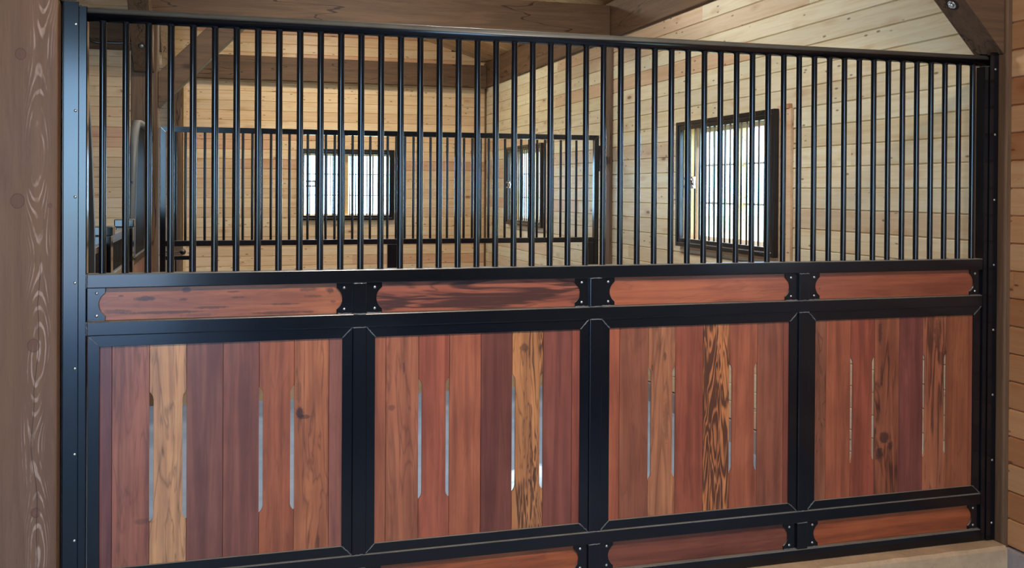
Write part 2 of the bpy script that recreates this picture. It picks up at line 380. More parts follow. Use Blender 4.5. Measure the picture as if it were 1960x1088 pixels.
# ------------------------------------------------------------------ board walls
PITCH = 0.1205
PINE = [(220, 208, 178), (224, 214, 184), (218, 202, 170), (216, 196, 166), (226, 218, 190), (220, 206, 172), (210, 180, 148), (222, 210, 180), (218, 204, 172), (214, 192, 162)]
def board_wall(mb, along, face, back, u0, u1, z0, z1, holes=(), phase=0.0, clip=None, tones=PINE, rnd=None, gap=0.0035):
    """rows of horizontal tongue and groove boards with chamfered edges.
    along='y': wall in plane x=face; along='x': wall in plane y=face."""
    rnd = rnd or random.Random(5); ch = 0.0062; depth = 0.009 * (1 if back > face else -1)
    z = phase + math.floor((z0 - phase) / PITCH) * PITCH
    while z < z1 - 1e-4:
        a, b = max(z, z0), min(z + PITCH, z1)
        segs = []; u = u0 - rnd.random() * 3
        while u < u1:
            L = rnd.uniform(1.8, 4.6); segs.append((max(u, u0), min(u + L, u1))); u += L
        for s0, s1 in segs:
            if s1 <= s0 + 0.01: continue
            tn = tones[rnd.randrange(len(tones))]; tn = lin(tn); k = rnd.uniform(0.93, 1.06); tn = tuple(c * k for c in tn)
            par = (0, rnd.random(), 0)
            cells = [(s0, s1, a, b)]
            for h0, h1, hz0, hz1 in holes:
                nc = []
                for c0, c1, q0, q1 in cells:
                    if c1 <= h0 or c0 >= h1 or q1 <= hz0 or q0 >= hz1: nc.append((c0, c1, q0, q1)); continue
                    if c0 < h0: nc.append((c0, h0, q0, q1))
                    if c1 > h1: nc.append((h1, c1, q0, q1))
                    m0, m1 = max(c0, h0), min(c1, h1)
                    if q0 < hz0: nc.append((m0, m1, q0, hz0))
                    if q1 > hz1: nc.append((m0, m1, hz1, q1))
                cells = nc
            for c0, c1, q0, q1 in cells:
                if clip:
                    lo, hi = clip(q0 + 0.022)
                    c0, c1 = max(c0, lo), min(c1, hi)
                if c1 - c0 < 0.004 or q1 - q0 < 0.003: continue
                cc = min(ch, (q1 - q0) * 0.3)
                prof = [(face + depth, q0), (face, q0 + cc), (face, q1 - cc), (face + depth, q1), (back, q1), (back, q0)]
                if along == 'y': 
                    # prism along y: polygon in (x,z)
                    mb.prism([(p[0], p[1]) for p in prof], 1, c0 + 0.0004, c1 - 0.0004, tn, par)
                else:
                    mb.prism([(p[0], p[1]) for p in prof], 0, c0 + 0.0004, c1 - 0.0004, tn, par)
        z += PITCH

XW = 3.69; YB = 8.94; YF = -10.4; XL = -7.9; FB = 0.152      # wall planes; FB = top of the concrete stem
def roof_z(x): return H + 1.69 + (3.66 - x) * 0.315 if x > -2.1 else H + 1.69 + (x + 7.86) * 0.315
def clip_gable(z):
    if z <= H + 1.69: return (XL, XW)
    d = (z - (H + 1.69)) / 0.315
    return (-7.86 + d, 3.66 - d)
ph = H + 0.0187 * 1.0
WIN = [(1.79, 3.11), (6.45, 7.77), (-2.95, -1.63), (-7.7, -6.38)]
WZ0, WZ1 = H - 0.385, H + 0.485
mb = MB()
board_wall(mb, 'y', XW, XW + 0.09, 0.1265, YB, FB, H + 1.40, holes=[(a, b, WZ0, WZ1) for a, b in WIN] + [(4.509, 4.7015, 0, 9)], phase=ph, rnd=random.Random(11))
w = struct(mb.build('wall_right', M_pine_y))
mb = MB()
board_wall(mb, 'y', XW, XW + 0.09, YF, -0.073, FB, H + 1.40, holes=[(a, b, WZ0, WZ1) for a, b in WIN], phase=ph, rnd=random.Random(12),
           tones=[(190, 140, 98), (176, 126, 86), (198, 154, 112), (168, 114, 76), (192, 146, 104)])  # darker, warmer board tones carry this bay's dimmer, warmer light in their colour
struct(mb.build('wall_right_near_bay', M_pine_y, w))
mb = MB(); mb.box(XW + 0.091, XW + 0.12, YF, YB, FB, H + 1.40)
# outer sheathing, cut round the openings
mb = MB(); ys = [YF]
for a, b in sorted(WIN): ys += [a, b]
ys.append(YB + 0.15)
for i in range(0, len(ys), 2): mb.box(XW + 0.092, XW + 0.15, ys[i], ys[i + 1], 0, H + 1.68)
for a, b in WIN: mb.box(XW + 0.092, XW + 0.15, a, b, 0, WZ0); mb.box(XW + 0.092, XW + 0.15, a, b, WZ1, H + 1.68)
struct(mb.build('wall_right_sheathing', M_tx, w))
mb = MB(); mb.box(XW - 0.012, XW + 0.09, YF, YB, -0.02, FB - 0.006)
struct(mb.build('trim_1', M_found, None, 0.004))

mb = MB()
WB = (1.29, 2.43)
TONB = [(228, 196, 154), (232, 202, 160), (224, 188, 146), (214, 168, 130), (230, 198, 156)]
board_wall(mb, 'x', YB, YB + 0.09, XL, XW, FB, H + 3.5, holes=[(WB[0], WB[1], H - 0.37, H + 0.475)], phase=H + 0.0, clip=clip_gable, tones=TONB, rnd=random.Random(3))
w = struct(mb.build('wall_back', M_pine_x))
mb = MB()
mb.box(XL, WB[0], YB + 0.092, YB + 0.15, 0, H + 1.68); mb.box(WB[1], XW + 0.0915, YB + 0.092, YB + 0.15, 0, H + 1.68)
mb.box(WB[0], WB[1], YB + 0.092, YB + 0.15, 0, H - 0.37); mb.box(WB[0], WB[1], YB + 0.092, YB + 0.15, H + 0.475, H + 1.68)
mb.prism([(XL, H + 1.68), (XW, H + 1.68), (-2.1, H + 3.5)], 1, YB + 0.092, YB + 0.15)
struct(mb.build('wall_back_sheathing', M_tx, w))
mb = MB()
board_wall(mb, 'x', YF, YF - 0.09, XL, XW, 0.0, H + 3.5, holes=[(-3.9, -0.30, -1, H + 1.62)], phase=H, clip=clip_gable, tones=TONB, rnd=random.Random(4))
struct(mb.build('wall_front', M_pine_x))
mb = MB()
board_wall(mb, 'y', XL, XL - 0.09, YF, YB, 0.0, H + 1.7, phase=H, tones=TONB, rnd=random.Random(5))
struct(mb.build('wall_left', M_pine_y))
mb = MB(); mb.box(XL - 0.2, XW + 0.1, YF - 0.1, YB + 0.1, -0.06, 0.0)
struct(mb.build('floor', M_floor))
# ceiling planks run down the slope
mb = MB(); rnd = random.Random(9); y = YF - 0.1; k = 0
CT = [(196, 160, 118), (206, 172, 128), (186, 146, 106), (200, 166, 122), (212, 182, 140)]
while y < YB + 0.2:
    for x0, x1 in ((-2.1, 3.95), (-8.15, -2.1)):
        tn = lin(CT[rnd.randrange(5)]); z0, z1 = (roof_z(x0 + 1e-4), roof_z(x1 - 1e-4)) if x0 == -2.1 else (roof_z(x0), roof_z(x1))
        mb.prism([(x0, z0), (x1, z1), (x1, z1 + 0.05), (x0, z0 + 0.05)], 1, y + 0.003, y + 0.135 - 0.003, tn, (0, rnd.random(), 0))
    y += 0.135
w = struct(mb.build('ceiling', M_pine_x, None, 0.003, 1))
mb = MB()
for x0, x1 in ((-2.1, 4.0), (-8.2, -2.1)):
    a = (roof_z(x0 + 1e-4) if x0 == -2.1 else roof_z(x0)) + 0.055; b = (roof_z(x1) if x0 == -2.1 else roof_z(-2.1 + 1e-4)) + 0.055
    mb.prism([(x0, a), (x1, b), (x1, b + 0.06), (x0, a + 0.06)], 1, YF - 0.4, YB + 0.5)
struct(mb.build('roof_sheet', M_roof, w))
# corner trim strips
mb = MB(); mb.box(XW - 0.022, XW, YB - 0.022, YB, FB, H + 1.34, lin((190, 140, 96)), (0, .3, 0))
struct(mb.build('trim_2', M_tz, None, 0.003))
mb = MB(); mb.box(-0.115, -0.078, YB - 0.02, YB, FB, H + 1.34, lin((226, 190, 142)), (0, .2, 0))
struct(mb.build('trim_3', M_pine_x, None, 0.003))
# outside ground
mb = MB(); mb.box(-60, 60, -60, 60, -0.30, -0.10)
struct(mb.build('floor_outside_meadow', M_grass))
mb = MB(); mb.box(-22, 16, -34, YF - 0.11, -0.09, -0.02)
struct(mb.build('floor_outside_apron', M_apron))

# ------------------------------------------------------------------ windows (glazing) and their steel grilles
def window(idx, along, face, u0, u1, z0, z1, center):
    """glazed opening in the wall; along = 'y' for the right wall, 'x' for the back wall"""
    root = bpy.data.objects.new('window_%d' % idx, None); S.collection.objects.link(root); root['kind'] = 'structure'
    loc = (face, (u0 + u1) / 2, z0) if along == 'y' else ((u0 + u1) / 2, face, z0)
    root.location = loc; BASE[root.name] = Vector(loc)
    def B(mb, n0, n1, a, b, q0, q1, tone=(1, 1, 1), par=(0, 0, 0)):
        if along == 'y': mb.box(n0, n1, a, b, q0, q1, tone, par)
        else: mb.box(a, b, n0, n1, q0, q1, tone, par)
    jt = lin((228, 186, 126)); d0, d1 = face - 0.004, face + 0.152; j = MB(); e = 0.018
    B(j, d0, d1, u0, u0 + e, z0, z1, jt, (0, .1, 0)); B(j, d0, d1, u1 - e, u1, z0, z1, jt, (0, .5, 0))
    B(j, d0, d1, u0 + e, u1 - e, z0, z0 + e, jt, (0, .7, 0)); B(j, d0, d1, u0 + e, u1 - e, z1 - e, z1, jt, (0, .9, 0))
    j.build('jamb', M_pine_x if along == 'x' else M_pine_y, root)
    fr = MB(); f0, f1 = face + 0.10, face + 0.145; a0, a1, b0, b1 = u0 + e, u1 - e, z0 + e, z1 - e; g = 0.035
    B(fr, f0, f1, a0, a0 + g, b0, b1); B(fr, f0, f1, a1 - g, a1, b0, b1); B(fr, f0, f1, a0 + g, a1 - g, b0, b0 + g); B(fr, f0, f1, a0 + g, a1 - g, b1 - g, b1)
    fr.build('sash', M_vinyl, root, 0.003)
    cm = MB(); c = (a0 + a1) / 2; B(cm, f0 - 0.03, f1, c - 0.03, c + 0.03, b0 + g, b1 - g, jt, (0, .35, 0))
    cm.build('meeting_stile', M_pine_x if along == 'x' else M_pine_y, root, 0.002)
    mu = MB(); mm = 0.007; gm = (f0 + f1) / 2
    for k in (1, 2):
        zz = b0 + (b1 - b0) * k / 3; B(mu, gm - 0.008, gm + 0.008, a0 + g, c - 0.03, zz - mm, zz + mm); B(mu, gm - 0.008, gm + 0.008, c + 0.03, a1 - g, zz - mm, zz + mm)
    for lo, hi in ((a0 + g, c - 0.03), (c + 0.03, a1 - g)):
        for k in (1, 2):
            uu = lo + (hi - lo) * k / 3; B(mu, gm - 0.0079, gm + 0.0079, uu - mm, uu + mm, b0 + g, b1 - g)
    mu.build('muntins', M_vinyl, root)
    gl = MB(); B(gl, gm + 0.010, gm + 0.014, a0 + g - 0.004, a1 - g + 0.004, b0 + g - 0.004, b1 - g + 0.004)
    gl.build('pane', M_glass, root)
    cs = MB(); 
    if along == 'y':
        B(cs, face - 0.018, face + 0.003, u0 - 0.155, u0 - 0.07, z0 - 0.05, z1 + 0.02, lin((216, 186, 154)), (0, .4, 0))
        B(cs, face - 0.018, face + 0.003, u0 - 0.07, u0, z0 - 0.05, z1 + 0.045, lin((214, 184, 152)), (0, .6, 0))
        B(cs, face - 0.024, face + 0.003, u0 - 0.14, u0 - 0.05, z1 + 0.021, z1 + 0.05, lin((186, 138, 100)), (0, .8, 0))
    B(cs, face - 0.016, face + 0.003, u0, u1 + 0.02, z0 - 0.05, z0, lin((220, 180, 130)), (0, .15, 0))
    cs.build('casing', M_pine_x if along == 'x' else M_pine_y, root, 0.002)
    return root

def grille(along, face, u0, u1, z0, z1, label, latch_u, latch_dir):
    loc = (face, (u0 + u1) / 2, z0) if along == 'y' else ((u0 + u1) / 2, face, z0)
    root = thing('window_grille', label, 'window grille', loc, 'barred grilles over the windows')
    def B(mb, n0, n1, a, b, q0, q1):
        if along == 'y': mb.box(n0, n1, a, b, q0, q1)
        else: mb.box(a, b, n0, n1, q0, q1)
    o = MB(); e = 0.028; n0, n1 = face - 0.052, face - 0.0185
    B(o, n0, n1, u0, u0 + e, z0, z1); B(o, n0, n1, u1 - e, u1, z0, z1); B(o, n0, n1, u0 + e, u1 - e, z0, z0 + e); B(o, n0, n1, u0 + e, u1 - e, z1 - e, z1)
    fo = o.build('outer_frame', M_steel_flat, root, 0.002)
    i = MB(); q = e + 0.003; r_ = q + 0.030; m0, m1 = face - 0.047, face - 0.022
    B(i, m0, m1, u0 + q, u0 + r_, z0 + q, z1 - q); B(i, m0, m1, u1 - r_, u1 - q, z0 + q, z1 - q)
    B(i, m0, m1, u0 + r_, u1 - r_, z0 + q, z0 + r_); B(i, m0, m1, u0 + r_, u1 - r_, z1 - r_, z1 - q)
    i.build('hinged_frame', M_steel_flat, root, 0.002)
    n = int(round((u1 - u0 - 2 * r_) / 0.0724)); first = None
    for k in range(1, n):
        u = u0 + r_ + (u1 - u0 - 2 * r_) * k / n
        if first is None:
            mbb = MB(); c = (face - 0.034, u) if along == 'y' else (u, face - 0.034)
            mbb.tube([(c[0], c[1], z0 + r_ - 0.002), (c[0], c[1], z1 - r_ + 0.002)], 0.0066, 10)
            first = mbb.build('bar', M_steel_flat, root); u_first = u
        else:
            d = first.copy(); S.collection.objects.link(d); d.parent = root; d.matrix_parent_inverse = first.matrix_parent_inverse.copy()
            d.location = (0, u - u_first, 0) if along == 'y' else (u - u_first, 0, 0)
    for k in range(4):
        u = u0 + 0.15 + (u1 - u0 - 0.3) * k / 3
        for zz in (z0 + 0.014, z1 - 0.014):
            c = (n0, u, zz) if along == 'y' else (u, n0, zz)
            sc = MB(); sc.dome(c, 0.006, 0.003, (-1, 0, 0) if along == 'y' else (0, -1, 0), 8); sc.build('screw', M_steel, fo)
    la = MB(); zc = (z0 + z1) / 2 + 0.01
    for dz in (0.030, -0.030):
        a, b = latch_u - 0.075, latch_u + 0.075
        p = [(face - 0.062, a, zc + dz), (face - 0.062, b, zc + dz)] if along == 'y' else [(a, face - 0.062, zc + dz), (b, face - 0.062, zc + dz)]
        la.tube(p, 0.013, 10)
    c = (face - 0.066, latch_u - 0.05 * latch_dir) if along == 'y' else (latch_u + 0.05, face - 0.066)
    la.tube([(c[0], c[1], zc - 0.042), (c[0], c[1], zc + 0.042)], 0.018, 10)
    la.build('latch', M_chrome, root)['label'] = 'shiny chrome bolt latch'
    return root
window(1, 'y', XW, WIN[0][0], WIN[0][1], WZ0, WZ1, 0)
window(2, 'y', XW, WIN[1][0], WIN[1][1], WZ0, WZ1, 0)
window(4, 'y', XW, WIN[2][0], WIN[2][1], WZ0, WZ1, 0)
window(5, 'y', XW, WIN[3][0], WIN[3][1], WZ0, WZ1, 0)
window(3, 'x', YB, WB[0], WB[1], H - 0.37, H + 0.475, 0)
grille('y', XW, 1.766, 3.137, H - 0.412, H + 0.512, 'large black barred grille over the right wall window just beyond the front partition', 2.88, 1)
grille('y', XW, 6.425, 7.796, H - 0.412, H + 0.512, 'black barred grille over the far right wall window, seen narrowed behind the rear partition', 7.62, 1)
grille('x', YB, 1.262, 2.462, H - 0.397, H + 0.503, 'black barred grille over the window in the back wall facing the viewer', 1.42, 1)

# ------------------------------------------------------------------ timber frame: posts, beams, braces
def chamfer_post(x0, x1, y0, y1, z0, z1, mat, name, label, bevel=0.008, shape=None):
    mb = MB(); mb.box(x0, x1, y0, y1, z0, z1)
    return tag(mb.build(name, mat, None, bevel, 2), label, 'post', 'timber posts of the barn frame')
chamfer_post(-0.325, -0.1275, -0.080, 0.115, 0.0, H + 1.345, M_front_post, 'timber_post', 'thick brown stained timber post filling the left edge of the picture')
chamfer_post(3.6635, 3.780, -0.072, 0.125, 0.0, H + 1.345, M_tz, 'timber_post', 'narrow strip of brown timber post between the front partition and the near right wall')
chamfer_post(-0.316, -0.120, 4.50, 4.70, 0.0, H + 1.345, M_tz, 'timber_post', 'brown timber post at the left end of the rear partition')
chamfer_post(3.668, 3.780, 4.51, 4.70, 0.0, H + 1.345, M_tz, 'timber_post', 'brown timber post set in the right wall beside the hinged end of the rear partition')
chamfer_post(-0.272, -0.122, 8.76, 8.935, 0.0, H + 1.345, M_tz, 'timber_post', 'slim brown timber post against the back wall behind the left gate stile')

def beam(name, label, mat, x0, x1, y0, y1, z0, z1):
    mb = MB(); mb.box(x0, x1, y0, y1, z0, z1); return tag(mb.build(name, mat, None, 0.006), label, 'beam', 'timber beams of the barn frame')
beam('tie_beam', 'heavy brown tie beam crossing above the rear partition at the top of the view', M_tx, -0.316, 3.655, 4.50, 4.70, H + 1.350, H + 1.640)
beam('tie_beam', 'brown beam running along the back wall above the far window', M_tx, -0.125, 3.655, 8.79, 8.935, H + 1.338, H + 1.627)
beam('tie_beam', 'brown header beam high on the back wall left of the timber post, above the cable', M_tx, -4.0, -0.275, 8.80, 8.935, H + 1.640, H + 1.975)
beam('tie_beam', 'brown tie beam overhead joining the two braces of the front partition', M_tx, -0.316, 3.655, -0.080, 0.115, H + 1.350, H + 1.640)
beam('eave_beam', 'long brown eave beam running along the top of the right wall', M_ty, 3.657, 3.86, YF, YB - 0.002, H + 1.348, H + 1.672)
beam('plate_beam', 'brown plate beam running away from the viewer above the left line of posts', M_ty, -0.316, -0.120, YF, YB - 0.002, H + 1.978, H + 2.20)
for yy, lb in ((4.50, 'short brown timber block on top of the tie beam over the rear partition'), (-0.080, 'short brown timber block on top of the tie beam over the front partition')):
    mb = MB(); mb.box(-0.30, -0.13, yy + 0.01, yy + 0.18, H + 1.641, H + 1.977)
    tag(mb.build('timber_block', M_tz, None, 0.005), lb, 'timber block')

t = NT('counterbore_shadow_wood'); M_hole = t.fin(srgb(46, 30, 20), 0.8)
# underside of the front right brace runs from (3.66, .61) up to the left
zz = H
def xbrace(xb, zb, sgn, slope, vt, top=1.348):
    """brace polygon in (x,z): foot at post face xb, underside height zb, rises away from the post in direction sgn"""
    run = (top - zb) / slope; run2 = (top - zb - vt) / slope
    return [(xb, H + zb), (xb + sgn * run, H + top), (xb + sgn * run2, H + top), (xb, H + zb + vt)]
def brace_ud(label, poly, y0, y1, mat, ch=None):
    mb = MB(); mb.prism(poly, 1, y0, y1); return tag(mb.build('knee_brace', mat, None, 0.005), label, 'brace', 'timber knee braces')
def recess_bolt(parent, c, d, r=0.032):
    """round counterbore with a washer and bolt head, set on the brace face at c, facing d"""
    c = Vector(c); d = Vector(d).normalized()
    h = MB(); seg = 28; b0 = len(h.v); u = d.orthogonal().normalized(); w_ = d.cross(u)
    # shallow ring plus dark floor of the drilled hole
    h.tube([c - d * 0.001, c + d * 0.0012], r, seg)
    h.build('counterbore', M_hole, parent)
    b = MB(); b.tube([c + d * 0.0015, c + d * 0.005], r * 0.62, 20); b.tube([c + d * 0.0052, c + d * 0.014], r * 0.36, 6)
    b.build('bolt_head', M_screw, parent)['label'] = 'silver bolt head and washer'
o = brace_ud('brown knee brace with a bolt hole rising from the right end of the front partition', xbrace(3.662, 0.605, -1, 1.07, 0.29), -0.062, 0.105, M_tx)
recess_bolt(o, (3.455, 0.02, H + 0.605 + 0.207 * 1.07), (-1.07, 0, -1))
brace_ud('brown knee brace rising from the near left post above the front partition', xbrace(-0.1265, 0.612, 1, 1.07, 0.29), -0.062, 0.105, M_tx)
brace_ud('large brown knee brace rising right from the left rear post to the tie beam', xbrace(-0.119, 0.625, 1, 1.02, 0.275), 4.52, 4.68, M_tx)
# braces along y from the left line of posts
def ybrace(label, yb, zb, sgn, x0, x1, slope=0.85, vt=0.26, top=1.977, bolt=False, mat=None):
    run = (top - zb) / slope; run2 = (top - zb - vt) / slope; f = 0.05
    poly = [(yb, H + zb), (yb + sgn * f, H + zb), (yb + sgn * (run + f), H + top), (yb + sgn * run2, H + top), (yb, H + zb + vt)]
    mb = MB(); mb.prism(poly, 0, x0, x1); o = tag(mb.build('knee_brace', mat or M_ty, None, 0.005), label, 'brace', 'timber knee braces')
    if bolt: recess_bolt(o, ((x0 + x1) / 2 + 0.0, yb + sgn * (f + 0.20), H + zb + 0.20 * slope), (0, sgn * slope, -1), 0.026)
    return o
ybrace('brown knee brace with a silver bolt leaning toward the viewer from the left rear post', 4.498, 0.895, -1, -0.29, -0.145, bolt=True)
t_light = timber_mat('pale_timber_along_y', 1, (168, 132, 96), (128, 92, 62), (190, 154, 116))
ybrace('pale timber knee brace leaning toward the viewer from the back wall post', 8.758, 1.33, -1, -0.335, -0.195, mat=t_light, vt=0.22)

# cable under the header beam
mb = MB(); cp = []
for k in range(15):
    t_ = k / 14; cp.append((-1.32 + 0.25 * t_, 8.75, H + 2.02 - 0.32 * (1 - (1 - t_) ** 2) ))
cp += [(-1.0, 8.75, H + 1.698), (-0.85, 8.75, H + 1.699), (-0.70, 8.75, H + 1.71), (-0.64, 8.75, H + 1.75), (-0.62, 8.75, H + 1.85), (-0.62, 8.79, H + 1.9)]
mb.tube(cp, 0.014, 10)
tag(mb.build('electric_cable', M_cable), 'black cable looping along the header beam at the upper left', 'cable')

# ------------------------------------------------------------------ concrete curbs
rnd = random.Random(2)
def curb(label, y0, y1, x0=-0.120, x1=3.655, top=0.166):
    mb = MB(); n = 60; b = 0
    xs = [x0 + (x1 - x0) * i / n for i in range(n + 1)]
    jit = [rnd.uniform(-0.004, 0.004) for _ in xs]
    for i, x in enumerate(xs):
        j = jit[i]
        for (yy, q) in ((y0 + j, top - 0.014), (y0 + 0.012 + j * 1.5, top), (y1, top), (y1, -0.01), (y0 + j * 0.3, -0.01)): mb.v.append((x, yy, q))
    for i in range(n):
        for k in range(5):
            a = i * 5 + k; c = i * 5 + (k + 1) % 5
            mb.face([a, c, c + 5, a + 5], (1, 1, 1), (0, 0, 0))
    mb.face([0, 1, 2, 3, 4], (1, 1, 1), (0, 0, 0)); mb.face([n * 5 + k for k in (4, 3, 2, 1, 0)], (1, 1, 1), (0, 0, 0))
    return tag(mb.build('concrete_curb', M_conc), label, 'curb', 'concrete curbs under the partitions')
curb('pale concrete curb under the front partition at the bottom right', -0.112, 0.10)
curb('pale concrete curb under the rear partition, glimpsed through the plank slots', 4.48, 4.72)

# ------------------------------------------------------------------ front partition
PX = 1.77
part = thing('stall_partition', 'large black steel horse stall partition with red wood planks and tall vertical bars in front', 'stall partition', (PX, 0, 0.167))
FR = -0.027; BK = 0.024
Z = lambda z: z + H
# wall channels with screws
def u_channel(x_web, x_lip, label):
    s = 1 if x_lip > x_web else -1; mb = MB(); t_ = 0.0035
    a, b = sorted((x_web, x_web + s * t_)); mb.box(a, b, FR - 0.006, BK + 0.009, Z(-1.531), Z(0.618))
    a, b = sorted((x_web + s * t_, x_lip)); mb.box(a, b, FR - 0.006, FR - 0.006 + t_, Z(-1.531), Z(0.618)); mb.box(a, b, BK + 0.009 - t_, BK + 0.009, Z(-1.531), Z(0.618))
    o = mb.build('wall_channel', M_steel, part, 0.0012)
    return o
chl = u_channel(-0.1215, -0.0715, '')
chr_ = u_channel(3.6590, 3.6125, '')
proto = None
for ch_, xs_ in ((chl, -0.081), (chr_, 3.641)):
    for z in (0.542, 0.255, -0.032, -0.318, -0.604, -0.890, -1.178, -1.455):
        if proto is None or True:
            s_ = MB(); s_.dome((xs_, FR - 0.006, Z(z)), 0.0052, 0.0032)
            s_.build('screw', M_screw, ch_)
# end stiles, rails, pipe
mb = MB(); mb.box(-0.097, -0.0465, FR, BK, Z(-1.531), Z(0.606)); mb.build('stile', M_steel, part, 0.003)
mb = MB(); mb.box(3.5887, 3.640, FR, BK, Z(-1.531), Z(0.556)); mb.build('stile', M_steel, part, 0.003)
mb = MB(); mb.tube([(-0.0468, 0, Z(0.5815)), (3.6125, 0, Z(0.5815))], 0.0238, 36); mb.build('top_rail', M_pipe, part)
for nm, z0, z1 in (('rail', -0.3385, -0.2905), ('rail', -0.4985, -0.4505), ('rail', -1.371, -1.323), ('rail', -1.531, -1.481)):
    mb = MB(); mb.box(-0.0462, 3.5884, FR, BK, Z(z0), Z(z1)); mb.build(nm, M_steel, part, 0.003)
# bars
mb = MB(); mb.tube([(0, 0, Z(-0.2915)), (0, 0, Z(0.570))], 0.0116, 28, False); bar0 = mb.build('bar', M_bar, part)
for k in range(1, 50):
    d = bar0.copy(); S.collection.objects.link(d); d.parent = part; d.matrix_parent_inverse = bar0.matrix_parent_inverse.copy(); d.location = (k * 0.0724, 0, 0)
# welds where bars meet the rails, one ring each
mb = MB()
mb.tube([(0, 0, Z(0.5555)), (0, 0, Z(0.562))], 0.0142, 14, False, rs=[0.0122, 0.0158]); wd0 = mb.build('weld', M_steel, part)
for k in range(1, 50):
    d = wd0.copy(); S.collection.objects.link(d); d.parent = part; d.matrix_parent_inverse = wd0.matrix_parent_inverse.copy(); d.location = (k * 0.0724, 0, 0)
# mullion tubes
MUL = [(0.8398, 0.8892), (1.7500, 1.7995), (2.6703, 2.7189)]
for a, b in MUL:
    for z0, z1 in ((-0.4503, -0.3387), (-1.3228, -0.4987), (-1.4808, -1.3712)):
        m_ = MB(); m_.box(a, b, FR, BK, Z(z0), Z(z1)); m_.build('mullion', M_steel, part, 0.003)
# panels: angle-iron trim with mitred corners, planks with hand slots
PAN = [(-0.0440, -0.0060, 0.8035, 0.8396), (0.8894, 0.9215, 1.7135, 1.7498), (1.7997, 1.8350, 2.6322, 2.6701), (2.7191, 2.7545, 3.5498, 3.5885)]
ZT0, ZT1, ZB1, ZB0 = -0.4989, -0.5365, -1.2885, -1.3226
def weld_bead(p0, p1, n=10):
    mb = MB(); pts = []; rs = []
    p0 = Vector(p0); p1 = Vector(p1)
    for i in range(n + 1):
        q = p0.lerp(p1, i / n); q += Vector((rnd.uniform(-.0012, .0012), 0, rnd.uniform(-.0012, .0012))); pts.append(q); rs.append(rnd.uniform(0.0013, 0.0028))
    mb.tube(pts, 0.002, 8, True, rs=rs); mb.build('weld_bead', M_weld, part)
TF, TB = -0.0185, 0.015
for xo0, xi0, xi1, xo1 in PAN:
    o0, i0, i1, o1 = xo0, xi0, xi1, xo1
    quads = [[(o0, ZT0), (i0, ZT1), (i0, ZB1), (o0, ZB0)], [(o0, ZT0), (o1, ZT0), (i1, ZT1), (i0, ZT1)],
             [(o1, ZT0), (o1, ZB0), (i1, ZB1), (i1, ZT1)], [(i0, ZB1), (i1, ZB1), (o1, ZB0), (o0, ZB0)]]
    m_ = MB()
    for q in quads: m_.prism([(x, Z(z)) for x, z in q], 1, TF, TB)
    m_.build('panel_trim', M_steel, part, 0.0008, 1)
    for (a, b) in (((o0, ZT0), (i0, ZT1)), ((o1, ZT0), (i1, ZT1)), ((o0, ZB0), (i0, ZB1)), ((o1, ZB0), (i1, ZB1))):
        weld_bead((a[0], TF - 0.0005, Z(a[1])), (b[0], TF - 0.0005, Z(b[1])))
for a, b in MUL:                                     # short welds at the mullion ends
    for z in (-0.3395, -0.4500, -0.4995, -1.3225, -1.3718): weld_bead((a + 0.002, FR - 0.0003, Z(z)), (b - 0.002, FR - 0.0003, Z(z)), 8)
for z0, z1 in ((-0.292, -0.338), (-0.452, -0.497), (-1.325, -1.370)):
    weld_bead((-0.0465, FR - 0.0005, Z(z0)), (-0.0465, FR - 0.0005, Z(z1)), 12)

PL = [  # plank edges, tone (sRGB) and figure (dark amount) for each panel
 ([-0.012, 0.032, 0.1515, 0.2715, 0.3925, 0.5145, 0.635, 0.757, 0.812],
  [((118, 62, 56), .15), ((160, 92, 70), .30), ((206, 148, 104), .42), ((128, 74, 62), .05), ((132, 74, 60), .08), ((158, 84, 54), .22), ((172, 100, 64), .46), ((140, 82, 70), .05)]),
 ([0.915, 0.962, 1.0835, 1.1995, 1.3205, 1.443, 1.566, 1.683, 1.721],
  [((156, 86, 58), .10), ((160, 92, 64), .35), ((158, 80, 58), .12), ((162, 88, 60), .10), ((112, 56, 46), .18), ((182, 120, 74), .62), ((122, 62, 52), .12), ((140, 70, 54), .05)]),
 ([1.828, 1.8805, 2.0035, 2.121, 2.243, 2.3605, 2.4875, 2.609, 2.640],
  [((158, 82, 56), .10), ((136, 76, 54), .22), ((172, 108, 74), .40), ((142, 70, 50), .20), ((190, 116, 70), .72), ((158, 84, 58), .16), ((138, 76, 56), .14), ((134, 68, 52), .10)]),
 ([2.747, 2.8115, 2.930, 3.050, 3.1725, 3.2935, 3.4155, 3.530, 3.557],
  [((140, 82, 58), .70), ((156, 82, 56), .16), ((152, 74, 54), .20), ((148, 82, 56), .58), ((126, 64, 58), .16), ((166, 96, 68), .46), ((154, 86, 56), .22), ((148, 78, 52), .12)])]
SZ0, SZ1, SW = -1.145, -0.700, 0.0125
def notch_plank(x0, x1, z0, z1):
    """outline with a shallow rounded notch down each long edge"""
    r = 0.012; pts = []
    def side(x, s, up):
        out = [(x, SZ0), (x + s * SW * 0.35, SZ0 + 0.004), (x + s * SW * 0.8, SZ0 + 0.013), (x + s * SW, SZ0 + 0.024), (x + s * SW, SZ1 - 0.024), (x + s * SW * 0.8, SZ1 - 0.013), (x + s * SW * 0.35, SZ1 - 0.004), (x, SZ1)]
        return out if up else out[::-1]
    pts += [(x0, z0), (x1, z0)] + side(x1, -1, True) + [(x1, z1), (x0, z1)] + side(x0, 1, False)
    return pts
